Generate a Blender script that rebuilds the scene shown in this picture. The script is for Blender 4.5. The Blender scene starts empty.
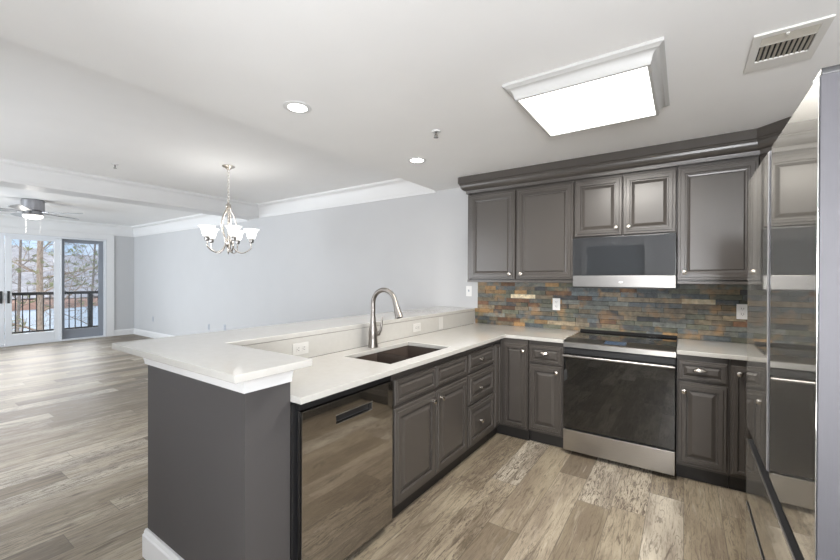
import bpy, bmesh, math, random
from mathutils import Vector, Matrix, noise as mnoise

scene = bpy.context.scene
COL = scene.collection
R = math.radians

# ------------------------------------------------------------------ camera
CAM = Vector((1.3056, -3.8885, 1.4114))
ya, pt, ro = R(34.4333), R(-0.2517), R(0.1951)
Fv = Vector((-math.sin(ya), math.cos(ya), 0)); Rv = Vector((math.cos(ya), math.sin(ya), 0)); Uv = Vector((0, 0, 1))
F2 = Fv * math.cos(pt) + Uv * math.sin(pt); U2 = Uv * math.cos(pt) - Fv * math.sin(pt)
R3 = Rv * math.cos(ro) + U2 * math.sin(ro); U3 = U2 * math.cos(ro) - Rv * math.sin(ro)
cd = bpy.data.cameras.new('camera'); cd.sensor_width = 36; cd.lens = 385.86 / 840 * 36
cd.shift_y = -0.29 / 840; cd.clip_start = 0.02; cd.clip_end = 2000
cam = bpy.data.objects.new('camera', cd); COL.objects.link(cam)
cam.matrix_world = Matrix(((R3.x, U3.x, -F2.x, CAM.x), (R3.y, U3.y, -F2.y, CAM.y), (R3.z, U3.z, -F2.z, CAM.z), (0, 0, 0, 1)))
scene.camera = cam

# ------------------------------------------------------------------ view, world, lights
vs = scene.view_settings
vs.view_transform = 'Standard'; vs.look = 'None'; vs.gamma = 1; vs.use_curve_mapping = False
vs.exposure = .9
try:
    scene.cycles.max_bounces = 10; scene.cycles.diffuse_bounces = 6; scene.cycles.glossy_bounces = 5
    scene.cycles.transparent_max_bounces = 12; scene.cycles.caustics_reflective = False
    scene.cycles.sample_clamp_indirect = 6; scene.cycles.use_denoising = True
except Exception:
    pass

def light(name, kind, loc, energy, color=(1, 1, 1), rot=(0, 0, 0), **kw):
    l = bpy.data.lights.new(name, kind); l.energy = energy; l.color = color
    for k, v in kw.items(): setattr(l, k, v)
    o = bpy.data.objects.new(name, l); COL.objects.link(o); o.location = loc; o.rotation_euler = rot
    return o

w = bpy.data.worlds.new('sky'); scene.world = w; w.use_nodes = True
nt = w.node_tree; bg = nt.nodes['Background']
tc = nt.nodes.new('ShaderNodeTexCoord'); mp = nt.nodes.new('ShaderNodeMapping'); mp.inputs['Scale'].default_value = (2, 2, 6)
nz = nt.nodes.new('ShaderNodeTexNoise'); nz.inputs['Scale'].default_value = 1.6; nz.inputs['Detail'].default_value = 6
cr = nt.nodes.new('ShaderNodeValToRGB')
cr.color_ramp.elements[0].position = .42; cr.color_ramp.elements[0].color = (.50, .68, .90, 1)
cr.color_ramp.elements[1].position = .62; cr.color_ramp.elements[1].color = (.92, .95, 1, 1)
nt.links.new(tc.outputs['Generated'], mp.inputs['Vector']); nt.links.new(mp.outputs[0], nz.inputs['Vector'])
nt.links.new(nz.outputs['Fac'], cr.inputs['Fac']); nt.links.new(cr.outputs[0], bg.inputs['Color'])
bg.inputs['Strength'].default_value = .75
light('sun', 'SUN', (0, 0, 30), .8, (1, .95, .88), (R(38), R(28), 0), angle=R(3))

WARM = (1, .955, .89); COOL = (.86, .93, 1)
# added fill lamps at made-up front and right windows; sky light through patio doors
light('fill_living', 'AREA', (-7.7, -5.85, 1.5), 160, COOL, (R(90), 0, 0), shape='RECTANGLE', size=3.0, size_y=1.9)  # cool fill added for the living room
light('fill_dining', 'AREA', (-3.6, -5.85, 1.5), 70, (.95, .97, 1), (R(97), 0, 0), shape='RECTANGLE', size=2.6, size_y=1.9)  # fill added for the dining area, tilted slightly up
light('sky_glow', 'SUN', (-30, 0, 30), 2.0, (1, .965, .94), (0, R(-66), 0), angle=R(46))
light('fill_behind', 'AREA', (1.75, -5.85, 1.5), 125, (.97, .98, 1), (R(124), 0, 0), shape='RECTANGLE', size=.8, size_y=1.1)  # fill added behind the camera for the range wall and ceiling
light('fill_kitchen', 'AREA', (2.42, -4.6, 1.25), 56, (.95, .97, 1), (0, R(125), 0), shape='RECTANGLE', size=1.7, size_y=1.5)  # fill added from the camera side, aimed up at the kitchen ceiling

# ------------------------------------------------------------------ material helpers
def mat(name, color=(.8, .8, .8), rough=.5, metal=0., spec=.5, emit=None, estr=0., coat=0., bump=0., bscale=200., aniso=0., var=0., vscale=3., stretch=(1, 1, 1)):
    m = bpy.data.materials.new(name); m.use_nodes = True
    t = m.node_tree; b = t.nodes['Principled BSDF']
    b.inputs['Base Color'].default_value = (*color, 1); b.inputs['Roughness'].default_value = rough
    b.inputs['Metallic'].default_value = metal; b.inputs['Specular IOR Level'].default_value = spec
    b.inputs['Coat Weight'].default_value = coat
    b.inputs['Coat Roughness'].default_value = .05
    if aniso: b.inputs['Anisotropic'].default_value = aniso
    if emit: b.inputs['Emission Color'].default_value = (*emit, 1); b.inputs['Emission Strength'].default_value = estr
    c = t.nodes.new('ShaderNodeTexCoord'); mp = t.nodes.new('ShaderNodeMapping'); mp.inputs['Scale'].default_value = stretch
    t.links.new(c.outputs['Object'], mp.inputs[0])
    n = t.nodes.new('ShaderNodeTexNoise'); n.inputs['Scale'].default_value = vscale; n.inputs['Detail'].default_value = 4
    t.links.new(mp.outputs[0], n.inputs['Vector'])
    r = t.nodes.new('ShaderNodeValToRGB')
    lo = tuple(max(0, x * (1 - var)) for x in color); hi = tuple(min(1, x * (1 + var)) for x in color)
    r.color_ramp.elements[0].position = .3; r.color_ramp.elements[0].color = (*lo, 1)
    r.color_ramp.elements[1].position = .7; r.color_ramp.elements[1].color = (*hi, 1)
    t.links.new(n.outputs['Fac'], r.inputs[0]); t.links.new(r.outputs[0], b.inputs['Base Color'])
    if bump:
        n2 = t.nodes.new('ShaderNodeTexNoise'); n2.inputs['Scale'].default_value = bscale; n2.inputs['Detail'].default_value = 2
        t.links.new(mp.outputs[0], n2.inputs['Vector'])
        bp_ = t.nodes.new('ShaderNodeBump'); bp_.inputs['Strength'].default_value = bump; bp_.inputs['Distance'].default_value = .002
        t.links.new(n2.outputs['Fac'], bp_.inputs['Height']); t.links.new(bp_.outputs[0], b.inputs['Normal'])
    return m

M = {}
M['wall'] = mat('wall_paint', (.545, .548, .555), .6, spec=.3, bump=.08, bscale=260, var=.01)
M['kwall'] = M['wall']
M['ceiling'] = mat('ceiling_paint', (.90, .90, .90), .8, spec=.2, bump=.08, bscale=200, var=.01)
M['trim'] = mat('white_trim_paint', (.75, .75, .75), .35, var=.01)
M['quartz'] = mat('white_quartz', (.51, .498, .47), .10, spec=.5, var=.02, vscale=30)
M['cab'] = mat('charcoal_cabinet_paint', (.070, .062, .0555), .30, spec=.55, var=.03, vscale=2)
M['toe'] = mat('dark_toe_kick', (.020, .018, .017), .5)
M['post'] = mat('charcoal_wall_paint', (.067, .063, .063), .5, spec=.4, bump=.05, var=.02)
M['steel'] = mat('brushed_stainless', (.41, .39, .36), .28, 1., var=.04, vscale=60, stretch=(.3, .3, 12))
M['steelw'] = mat('pale_stainless', (.31, .30, .29), .32, 1., var=.03, vscale=60, stretch=(.3, 12, 12))
M['steeldark'] = mat('dark_polished_stainless', (.41, .395, .375), .06, 1., var=.03, vscale=40, stretch=(12, 12, .3))
def brushed_mirror(name, col, share, r1, r2):
    m = bpy.data.materials.new(name); m.use_nodes = True; t = m.node_tree
    for n in list(t.nodes): t.nodes.remove(n)
    o = t.nodes.new('ShaderNodeOutputMaterial'); mx = t.nodes.new('ShaderNodeMixShader'); mx.inputs[0].default_value = share
    c = t.nodes.new('ShaderNodeTexCoord'); mp = t.nodes.new('ShaderNodeMapping'); mp.inputs['Scale'].default_value = (1, 1, 400)
    n = t.nodes.new('ShaderNodeTexNoise'); n.inputs['Scale'].default_value = 2
    r = t.nodes.new('ShaderNodeValToRGB'); r.color_ramp.elements[0].color = (*[x * .96 for x in col], 1); r.color_ramp.elements[1].color = (*[x * 1.04 for x in col], 1)
    t.links.new(c.outputs['Object'], mp.inputs[0]); t.links.new(mp.outputs[0], n.inputs['Vector']); t.links.new(n.outputs['Fac'], r.inputs[0])
    for k, rough in enumerate((r1, r2)):
        g = t.nodes.new('ShaderNodeBsdfGlossy'); g.inputs['Roughness'].default_value = rough
        t.links.new(r.outputs[0], g.inputs['Color']); t.links.new(g.outputs[0], mx.inputs[1 + k])
    t.links.new(mx.outputs[0], o.inputs['Surface'])
    return m
M['mirrorsteel'] = brushed_mirror('polished_fridge_steel', (.74, .73, .70), .24, .03, .40)
M['dwsteel'] = brushed_mirror('polished_dishwasher_steel', (.44, .42, .395), .25, .035, .35)
M['fridgeside'] = mat('brushed_fridge_side', (.062, .060, .067), .5, .3, var=.06, vscale=90, stretch=(20, 20, .2))
M['nickel'] = mat('satin_nickel', (.62, .58, .53), .25, 1., var=.03)
M['faucet'] = mat('brushed_faucet_nickel', (.27, .25, .23), .34, 1., var=.03)
M['nickeldark'] = mat('dark_nickel', (.30, .29, .28), .25, 1., var=.03)  # darker nickel for small fittings
M['bglass'] = mat('black_glass', (.006, .006, .006), .02, spec=.9)
M['mglass'] = mat('microwave_glass', (.030, .032, .035), .03, spec=.9)
M['black'] = mat('black_plastic', (.012, .012, .013), .4)
M['whiteq'] = mat('soft_white_plastic', (.60, .59, .565), .3)
M['white'] = mat('white_plastic', (.80, .79, .77), .35)
M['greyplate'] = mat('grey_plastic', (.42, .45, .50), .4)
M['sink'] = mat('brown_composite', (.07, .053, .044), .38, bump=.1, bscale=400, var=.2, vscale=300)
M['fixframe'] = mat('fixture_frame_paint', (.54, .54, .53), .4, var=.01)
M['lens'] = mat('light_lens', (1, 1, 1), .4, emit=(1, .985, .95), estr=1.6)
M['bulb'] = mat('lit_downlight', (1, 1, 1), .4, emit=(1, .97, .92), estr=8.)
M['shade'] = mat('frosted_glass_shade', (1, 1, 1), .4, emit=(1, .985, .95), estr=.95)
M['fanlight'] = mat('lit_fan_glass', (1, 1, 1), .4, emit=(1, .97, .88), estr=1.1)
M['fanblade'] = mat('grey_fan_blade', (.30, .31, .33), .35, var=.1, vscale=20, stretch=(1, 8, 1))
M['fanmetal'] = mat('brushed_fan_metal', (.36, .36, .38), .3, 1., var=.2, vscale=30, stretch=(12, 12, .2))
M['doorwhite'] = mat('white_door_paint', (.74, .76, .79), .35, var=.01)
M['doorgrey'] = mat('grey_door_frame', (.25, .27, .305), .4, var=.02)
M['rail'] = mat('dark_bronze_rail', (.022, .020, .019), .5)
M['deck'] = mat('grey_decking', (.42, .41, .40), .7, var=.15, vscale=12, stretch=(1, 12, 1))
M['bark'] = mat('grey_bark', (.30, .26, .235), .9, var=.35, vscale=8, stretch=(4, 4, 1))
M['pinebark'] = mat('brown_pine_bark', (.44, .34, .27), .9, var=.35, vscale=8, stretch=(4, 4, 1))
M['needle'] = mat('pine_needles', (.30, .31, .17), .8, var=.4, vscale=2)
M['water'] = mat('lake_water', (.24, .31, .38), .6, spec=.08, var=.06, vscale=.2)
M['bank'] = mat('red_clay_bank', (.34, .20, .15), .95, var=.3, vscale=.4)
M['snowground'] = mat('pale_winter_ground', (.46, .42, .36), .95, var=.3, vscale=.3)
M['ceilvent'] = mat('vent_paint', (.74, .73, .70), .45, var=.02)
M['ventdark'] = mat('vent_cavity', (.02, .02, .02), .8)
M['ventfilter'] = mat('vent_louver', (.46, .43, .37), .6, var=.06, vscale=40)
M['seal'] = mat('grey_gasket', (.10, .10, .105), .6)
M['alum'] = mat('pale_aluminium', (.50, .50, .53), .45, .4, var=.05, vscale=30)
M['display'] = mat('touch_display', (.05, .075, .12), .08, spec=.9)
M['hilldoor'] = mat('grey_blue_door', (.20, .24, .27), .4, var=.01)

def hill_mat():
    m = bpy.data.materials.new('winter_woodland'); m.use_nodes = True; t = m.node_tree; b = t.nodes['Principled BSDF']
    b.inputs['Roughness'].default_value = 1; b.inputs['Specular IOR Level'].default_value = .1
    c = t.nodes.new('ShaderNodeTexCoord'); mp = t.nodes.new('ShaderNodeMapping'); mp.inputs['Scale'].default_value = (.5, .5, .12)
    n = t.nodes.new('ShaderNodeTexNoise'); n.inputs['Scale'].default_value = 1.1; n.inputs['Detail'].default_value = 8; n.inputs['Roughness'].default_value = .75
    r = t.nodes.new('ShaderNodeValToRGB'); e = r.color_ramp.elements
    e[0].position = .32; e[0].color = (.30, .27, .27, 1); e[1].position = .68; e[1].color = (.56, .55, .57, 1)
    t.links.new(c.outputs['Object'], mp.inputs[0]); t.links.new(mp.outputs[0], n.inputs['Vector'])
    t.links.new(n.outputs['Fac'], r.inputs[0]); t.links.new(r.outputs[0], b.inputs['Base Color'])
    return m
M['hill'] = hill_mat()

def glass_mat(name, tint=(1, 1, 1), refl=.06):
    m = bpy.data.materials.new(name); m.use_nodes = True; t = m.node_tree
    for n in list(t.nodes): t.nodes.remove(n)
    o = t.nodes.new('ShaderNodeOutputMaterial'); mx = t.nodes.new('ShaderNodeMixShader')
    tr = t.nodes.new('ShaderNodeBsdfTransparent'); tr.inputs[0].default_value = (*tint, 1)
    g = t.nodes.new('ShaderNodeBsdfGlossy'); g.inputs['Roughness'].default_value = .02
    fr = t.nodes.new('ShaderNodeFresnel'); fr.inputs['IOR'].default_value = 1.45
    t.links.new(fr.outputs[0], mx.inputs[0]); t.links.new(tr.outputs[0], mx.inputs[1]); t.links.new(g.outputs[0], mx.inputs[2])
    t.links.new(mx.outputs[0], o.inputs['Surface'])
    return m
M['glass'] = glass_mat('window_glass')
M['screenglass'] = glass_mat('screened_glass', (.86, .88, .90))

class NT:
    """tiny node-graph writer"""
    def __init__(s, t): s.t = t
    def n(s, typ, *ins, **props):
        nd = s.t.nodes.new(typ)
        for k, v in props.items(): setattr(nd, k, v)
        for i, v in enumerate(ins):
            if v is None: continue
            if hasattr(v, 'is_output') or isinstance(v, bpy.types.NodeSocket): s.t.links.new(v, nd.inputs[i])
            else: nd.inputs[i].default_value = v
        return nd
    def m(s, op, *ins): return s.n('ShaderNodeMath', *ins, operation=op).outputs[0]

def floor_mat():
    m = bpy.data.materials.new('oak_plank_floor'); m.use_nodes = True; t = m.node_tree; b = t.nodes['Principled BSDF']; g = NT(t)
    tc = t.nodes.new('ShaderNodeTexCoord'); sp = g.n('ShaderNodeSeparateXYZ', tc.outputs['Object'])
    X, Y = sp.outputs[0], sp.outputs[1]
    W_, L_ = .187, 1.25
    px = g.m('DIVIDE', X, W_); row = g.m('FLOOR', px)
    off = g.n('ShaderNodeTexWhiteNoise', None, row, noise_dimensions='1D').outputs['Value']
    py = g.m('ADD', g.m('DIVIDE', Y, L_), g.m('MULTIPLY', off, 7.3)); colm = g.m('FLOOR', py)
    idv = g.n('ShaderNodeCombineXYZ', row, colm, 0.)
    wn = g.n('ShaderNodeTexWhiteNoise', idv.outputs[0], noise_dimensions='2D')
    rid = wn.outputs['Value']; rs = g.n('ShaderNodeSeparateXYZ', wn.outputs['Color'])
    gv = g.n('ShaderNodeCombineXYZ', g.m('MULTIPLY', X, 30.), g.m('MULTIPLY', Y, 3.0), g.m('MULTIPLY', rid, 60.))
    grain = g.n('ShaderNodeTexNoise', gv.outputs[0]); grain.inputs['Scale'].default_value = 1.; grain.inputs['Detail'].default_value = 6; grain.inputs['Roughness'].default_value = .62; grain.inputs['Distortion'].default_value = 1.3
    gv2 = g.n('ShaderNodeCombineXYZ', g.m('MULTIPLY', X, 7.), g.m('MULTIPLY', Y, 1.6), g.m('MULTIPLY', rid, 31.))
    blot = g.n('ShaderNodeTexNoise', gv2.outputs[0]); blot.inputs['Scale'].default_value = 1.; blot.inputs['Detail'].default_value = 3
    gv3 = g.n('ShaderNodeCombineXYZ', g.m('MULTIPLY', X, 42.), g.m('MULTIPLY', Y, 5.), g.m('MULTIPLY', rid, 13.))
    fine = g.n('ShaderNodeTexNoise', gv3.outputs[0]); fine.inputs['Scale'].default_value = 1.; fine.inputs['Detail'].default_value = 4; fine.inputs['Roughness'].default_value = .7; fine.inputs['Distortion'].default_value = 3.0
    r = g.n('ShaderNodeValToRGB', rid); e = r.color_ramp.elements
    e[0].position = 0; e[0].color = (.105, .08, .055, 1); e[1].position = 1; e[1].color = (.58, .525, .43, 1)
    for p, c in ((.3, (.25, .205, .142)), (.55, (.36, .305, .22)), (.8, (.43, .37, .28))):
        q = e.new(p); q.color = (*c, 1)
    def mixc(fac, a, c, bt='MIX'):
        nd = t.nodes.new('ShaderNodeMix'); nd.data_type = 'RGBA'; nd.blend_type = bt
        for sock, v in ((nd.inputs[0], fac), (nd.inputs[6], a), (nd.inputs[7], c)):
            if isinstance(v, bpy.types.NodeSocket): t.links.new(v, sock)
            else: sock.default_value = v
        return nd.outputs[2]
    bl = g.n('ShaderNodeMapRange', blot.outputs['Fac'], .42, .66, 0., 1.).outputs[0]
    col = mixc(g.m('MULTIPLY', bl, .6), r.outputs[0], (.17, .13, .095, 1))
    g1 = g.n('ShaderNodeMapRange', grain.outputs['Fac'], .42, .30, 0., 1.).outputs[0]
    col = mixc(g.m('MULTIPLY', g1, .8), col, (.085, .062, .045, 1))
    g2 = g.n('ShaderNodeMapRange', grain.outputs['Fac'], .55, .72, 0., 1.).outputs[0]
    col = mixc(g.m('MULTIPLY', g2, .45), col, (.52, .47, .40, 1))
    f1 = g.n('ShaderNodeMapRange', fine.outputs['Fac'], .48, .42, 0., 1.).outputs[0]
    rough_plank = g.n('ShaderNodeMapRange', rs.outputs[1], .5, .7, .3, .95).outputs[0]
    col = mixc(g.m('MULTIPLY', f1, rough_plank), col, (.12, .092, .07, 1))
    gv4 = g.n('ShaderNodeCombineXYZ', g.m('MULTIPLY', X, 13.), g.m('MULTIPLY', Y, 1.9), g.m('MULTIPLY', rid, 91.))
    dk = g.n('ShaderNodeTexNoise', gv4.outputs[0]); dk.inputs['Scale'].default_value = 1.; dk.inputs['Detail'].default_value = 8; dk.inputs['Roughness'].default_value = .72; dk.inputs['Distortion'].default_value = .8
    dkf = g.n('ShaderNodeMapRange', dk.outputs['Fac'], .50, .64, 0., 1.).outputs[0]
    col = mixc(g.m('MULTIPLY', dkf, g.n('ShaderNodeMapRange', rs.outputs[2], .25, .8, .25, .85).outputs[0]), col, (.115, .088, .058, 1))
    gv5 = g.n('ShaderNodeCombineXYZ', g.m('MULTIPLY', X, 22.), g.m('MULTIPLY', Y, 1.1), g.m('MULTIPLY', rid, 47.))
    ck = g.n('ShaderNodeTexNoise', gv5.outputs[0]); ck.inputs['Scale'].default_value = 1.; ck.inputs['Detail'].default_value = 3; ck.inputs['Distortion'].default_value = 1.8
    ckf = g.n('ShaderNodeMapRange', g.m('ABSOLUTE', g.m('SUBTRACT', ck.outputs['Fac'], .5)), .006, .016, 1., 0.).outputs[0]
    col = mixc(g.m('MULTIPLY', ckf, .55), col, (.09, .068, .048, 1))
    fx = g.m('FRACT', px); fy = g.m('FRACT', py)
    ex = g.m('MINIMUM', fx, g.m('SUBTRACT', 1., fx)); ey = g.m('MULTIPLY', g.m('MINIMUM', fy, g.m('SUBTRACT', 1., fy)), L_ / W_)
    seam = g.n('ShaderNodeMapRange', g.m('MINIMUM', ex, ey), .004, .014, 1., 0.).outputs[0]
    col = mixc(g.m('MULTIPLY', seam, .6), col, (.06, .048, .038, 1))
    t.links.new(col, b.inputs['Base Color'])
    t.links.new(g.n('ShaderNodeMapRange', grain.outputs['Fac'], .3, .7, .50, .36).outputs[0], b.inputs['Roughness'])
    hb = g.m('SUBTRACT', g.m('MULTIPLY', grain.outputs['Fac'], .4), seam)
    bp_ = t.nodes.new('ShaderNodeBump'); bp_.inputs['Strength'].default_value = .25; bp_.inputs['Distance'].default_value = .002
    t.links.new(hb, bp_.inputs['Height']); t.links.new(bp_.outputs[0], b.inputs['Normal'])
    return m
M['floor'] = floor_mat()

def slate_mat():
    m = bpy.data.materials.new('split_face_slate'); m.use_nodes = True; t = m.node_tree; b = t.nodes['Principled BSDF']; g = NT(t)
    at = t.nodes.new('ShaderNodeVertexColor'); at.layer_name = 'stone'
    tc = t.nodes.new('ShaderNodeTexCoord')
    n = g.n('ShaderNodeTexNoise', tc.outputs['Object']); n.inputs['Scale'].default_value = 26; n.inputs['Detail'].default_value = 6; n.inputs['Roughness'].default_value = .65
    n2 = g.n('ShaderNodeTexNoise', tc.outputs['Object']); n2.inputs['Scale'].default_value = 8; n2.inputs['Detail'].default_value = 4
    r = g.n('ShaderNodeMapRange', n.outputs['Fac'], .3, .7, .55, 1.4).outputs[0]
    mx = t.nodes.new('ShaderNodeMix'); mx.data_type = 'RGBA'; mx.blend_type = 'MULTIPLY'; mx.inputs[0].default_value = 1
    t.links.new(at.outputs['Color'], mx.inputs[6]); t.links.new(r, mx.inputs[7])
    mx2 = t.nodes.new('ShaderNodeMix'); mx2.data_type = 'RGBA'; mx2.inputs[7].default_value = (.34, .195, .085, 1)
    t.links.new(g.n('ShaderNodeMapRange', n2.outputs['Fac'], .53, .66, 0., .6).outputs[0], mx2.inputs[0]); t.links.new(mx.outputs[2], mx2.inputs[6])
    t.links.new(mx2.outputs[2], b.inputs['Base Color']); b.inputs['Roughness'].default_value = .55
    bp_ = t.nodes.new('ShaderNodeBump'); bp_.inputs['Strength'].default_value = .6; bp_.inputs['Distance'].default_value = .004
    t.links.new(n.outputs['Fac'], bp_.inputs['Height']); t.links.new(bp_.outputs[0], b.inputs['Normal'])
    return m
M['slate'] = slate_mat()

# ------------------------------------------------------------------ mesh helpers
class MB:
    def __init__(s): s.bm = bmesh.new()
    def box(s, x0, y0, z0, x1, y1, z1, bev=0., seg=2):
        x0, x1 = sorted((x0, x1)); y0, y1 = sorted((y0, y1)); z0, z1 = sorted((z0, z1))
        v = [s.bm.verts.new(p) for p in ((x0, y0, z0), (x1, y0, z0), (x1, y1, z0), (x0, y1, z0), (x0, y0, z1), (x1, y0, z1), (x1, y1, z1), (x0, y1, z1))]
        f = [s.bm.faces.new([v[i] for i in q]) for q in ((3, 2, 1, 0), (4, 5, 6, 7), (0, 1, 5, 4), (1, 2, 6, 5), (2, 3, 7, 6), (3, 0, 4, 7))]
        if bev:
            es = list({e for q in f for e in q.edges})
            bmesh.ops.bevel(s.bm, geom=es, offset=bev, segments=seg, affect='EDGES', profile=.5, clamp_overlap=True)
        return s
    def prism(s, pts, axis, a, b):
        """closed polygon pts (2-D) extruded along axis from a to b"""
        def mk(p, t):
            return {'X': (t, p[0], p[1]), 'Y': (p[0], t, p[1]), 'Z': (p[0], p[1], t)}[axis]
        A = [s.bm.verts.new(mk(p, a)) for p in pts]; B = [s.bm.verts.new(mk(p, b)) for p in pts]
        n = len(pts)
        for i in range(n): s.bm.faces.new((A[i], A[(i + 1) % n], B[(i + 1) % n], B[i]))
        s.bm.faces.new(A[::-1]); s.bm.faces.new(B)
        return s
    def sweep(s, path, prof, closed=False, up=(0, 0, 1)):
        """profile (out, z) swept along a horizontal path with mitred corners; out is to the right of travel"""
        n = len(path); rings = []
        for i in range(n):
            p = Vector(path[i])
            dp = (p - Vector(path[i - 1])).normalized() if (i > 0 or closed) else None
            dn = (Vector(path[(i + 1) % n]) - p).normalized() if (i < n - 1 or closed) else None
            d1 = dp or dn; d2 = dn or dp
            n1 = Vector((d1.y, -d1.x, 0)); n2 = Vector((d2.y, -d2.x, 0))
            mi = (n1 + n2).normalized(); k = 1 / max(.2, mi.dot(n1))
            rings.append([s.bm.verts.new(p + mi * (o * k) + Vector((0, 0, z))) for o, z in prof])
        m = len(prof)
        for i in range(n if closed else n - 1):
            a, b = rings[i], rings[(i + 1) % n]
            for j in range(m): s.bm.faces.new((a[j], a[(j + 1) % m], b[(j + 1) % m], b[j]))
        if not closed:
            s.bm.faces.new(rings[0][::-1]); s.bm.faces.new(rings[-1])
        return s
    def tube(s, pts, rad, seg=10, cap=True):
        pts = [Vector(p) for p in pts]; n = len(pts)
        rad = rad if isinstance(rad, (list, tuple)) else [rad] * n
        rings = []; ref = None
        for i, p in enumerate(pts):
            d = (pts[min(i + 1, n - 1)] - pts[max(i - 1, 0)]).normalized()
            if ref is None:
                ref = Vector((0, 0, 1)) if abs(d.z) < .9 else Vector((1, 0, 0))
            u = (ref - d * ref.dot(d)).normalized(); ref = u; v = d.cross(u)
            rings.append([s.bm.verts.new(p + (u * math.cos(2 * math.pi * k / seg) + v * math.sin(2 * math.pi * k / seg)) * rad[i]) for k in range(seg)])
        for a, b in zip(rings, rings[1:]):
            for k in range(seg): s.bm.faces.new((a[k], a[(k + 1) % seg], b[(k + 1) % seg], b[k]))
        if cap: s.bm.faces.new(rings[0][::-1]); s.bm.faces.new(rings[-1])
        return s
    def lathe(s, prof, c=(0, 0, 0), seg=20, axis='Z', ring=False):
        """profile (r, h) turned about an axis through c"""
        c = Vector(c); rings = []
        for r, h in prof:
            ring = []
            for k in range(seg):
                a = 2 * math.pi * k / seg; x, y = r * math.cos(a), r * math.sin(a)
                q = {'Z': (x, y, h), 'Y': (x, h, y), 'X': (h, x, y)}[axis]
                ring.append(s.bm.verts.new(c + Vector(q)))
            rings.append(ring)
        for a, b in zip(rings, rings[1:]):
            for k in range(seg): s.bm.faces.new((a[k], a[(k + 1) % seg], b[(k + 1) % seg], b[k]))
        if ring:
            a, b = rings[-1], rings[0]
            for k in range(seg): s.bm.faces.new((a[k], a[(k + 1) % seg], b[(k + 1) % seg], b[k]))
        else:
            s.bm.faces.new(rings[0][::-1]); s.bm.faces.new(rings[-1])
        return s
    def cells(s, xs, ys, inside, z0, z1, bev=.003):
        """flat slab made of grid cells, one closed solid, with eased edges"""
        V = {}
        def v(i, j):
            if (i, j) not in V: V[i, j] = s.bm.verts.new((xs[i], ys[j], z1))
            return V[i, j]
        fs = []
        for i in range(len(xs) - 1):
            for j in range(len(ys) - 1):
                if inside((xs[i] + xs[i + 1]) / 2, (ys[j] + ys[j + 1]) / 2):
                    fs.append(s.bm.faces.new((v(i, j), v(i + 1, j), v(i + 1, j + 1), v(i, j + 1))))
        r = bmesh.ops.extrude_face_region(s.bm, geom=fs, use_keep_orig=True)
        nv = [q for q in r['geom'] if isinstance(q, bmesh.types.BMVert)]
        for q in nv: q.co.z = z0
        s.bm.normal_update(); bmesh.ops.recalc_face_normals(s.bm, faces=s.bm.faces[:])
        if bev:
            es = [e for e in s.bm.edges if len(e.link_faces) == 2 and e.calc_face_angle(0) > .8]
            bmesh.ops.bevel(s.bm, geom=es, offset=bev, segments=2, affect='EDGES', profile=.5)
        return s
    def xf(s, mtx):
        bmesh.ops.transform(s.bm, matrix=mtx, verts=s.bm.verts[:]); return s
    def build(s, name, m, parent=None, loc=None, smooth=35):
        bmesh.ops.recalc_face_normals(s.bm, faces=s.bm.faces[:])
        me = bpy.data.meshes.new(name); s.bm.to_mesh(me); s.bm.free()
        if smooth:
            for p in me.polygons: p.use_smooth = True
            try: me.set_sharp_from_angle(angle=R(smooth))
            except Exception: pass
        me.materials.append(m)
        o = bpy.data.objects.new(name, me); COL.objects.link(o)
        if smooth:
            md = o.modifiers.new('weighted', 'WEIGHTED_NORMAL'); md.keep_sharp = True; md.weight = 80
        if parent: o.parent = parent
        if loc: o.location = loc
        return o

def tag(o, label=None, cat=None, group=None, kind=None):
    if label: o['label'] = label
    if cat: o['category'] = cat
    if group: o['group'] = group
    if kind: o['kind'] = kind
    return o
def thing(name, label, cat, loc=(0, 0, 0), rz=0, group=None):
    o = bpy.data.objects.new(name, None); COL.objects.link(o); o.location = loc; o.rotation_euler = (0, 0, rz); o.empty_display_size = .1
    return tag(o, label, cat, group)
def copy_tree(o, parent=None):
    c = o.copy(); COL.objects.link(c)
    if parent: c.parent = parent
    for ch in list(o.children): copy_tree(ch, c)
    return c
def struct(o): o['kind'] = 'structure'; return o

# ------------------------------------------------------------------ dimensions
XW, XR, YF = -9.96, 2.27, -5.60           # patio wall, right wall, front wall
H1, H2 = 2.446, 2.65                      # kitchen ceiling, dining / living ceiling
SOF, BEAM = -1.136, -4.70                 # soffit edge, beam face

# ------------------------------------------------------------------ room shell
struct(MB().box(XW - .1, YF - .1, -.08, XR + .1, .1, 0).build('floor', M['floor']))
struct(MB().box(XW - .1, 0, 0, XR + .1, .12, 2.8).build('wall_back', M['wall']))
struct(MB().box(XR, YF, 0, XR + .12, -5.4, 2.8).box(XR, -3.8, 0, XR + .12, 0, 2.8).box(XR, -5.4, 0, XR + .12, -3.8, .55).box(XR, -5.4, 2.35, XR + .12, -3.8, 2.8).build('wall_right', M['wall'], smooth=0))
f = MB().box(XR + .03, -5.4, .55, XR + .09, -5.34, 2.35).box(XR + .03, -3.86, .55, XR + .09, -3.8, 2.35).box(XR + .03, -5.34, .55, XR + .09, -3.86, .61).box(XR + .03, -5.34, 2.29, XR + .09, -3.86, 2.35)
wo = struct(f.build('window_3', M['doorwhite']))  # unseen opening, added to carry the kitchen fill lamp
MB().box(XR + .058, -5.34, .61, XR + .062, -3.86, 2.29).build('pane', M['glass'], wo)
# patio wall: opening Y -3.79..-.56, Z 0..2.30
PO0, PO1, POZ = -3.80, -.560, 2.285
struct(MB().box(XW - .16, PO1, 0, XW, 0, 2.8).box(XW - .16, YF, 0, XW, PO0, 2.8).box(XW - .16, PO0, POZ, XW, PO1, 2.8).build('wall_patio', M['wall'], smooth=0))
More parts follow.
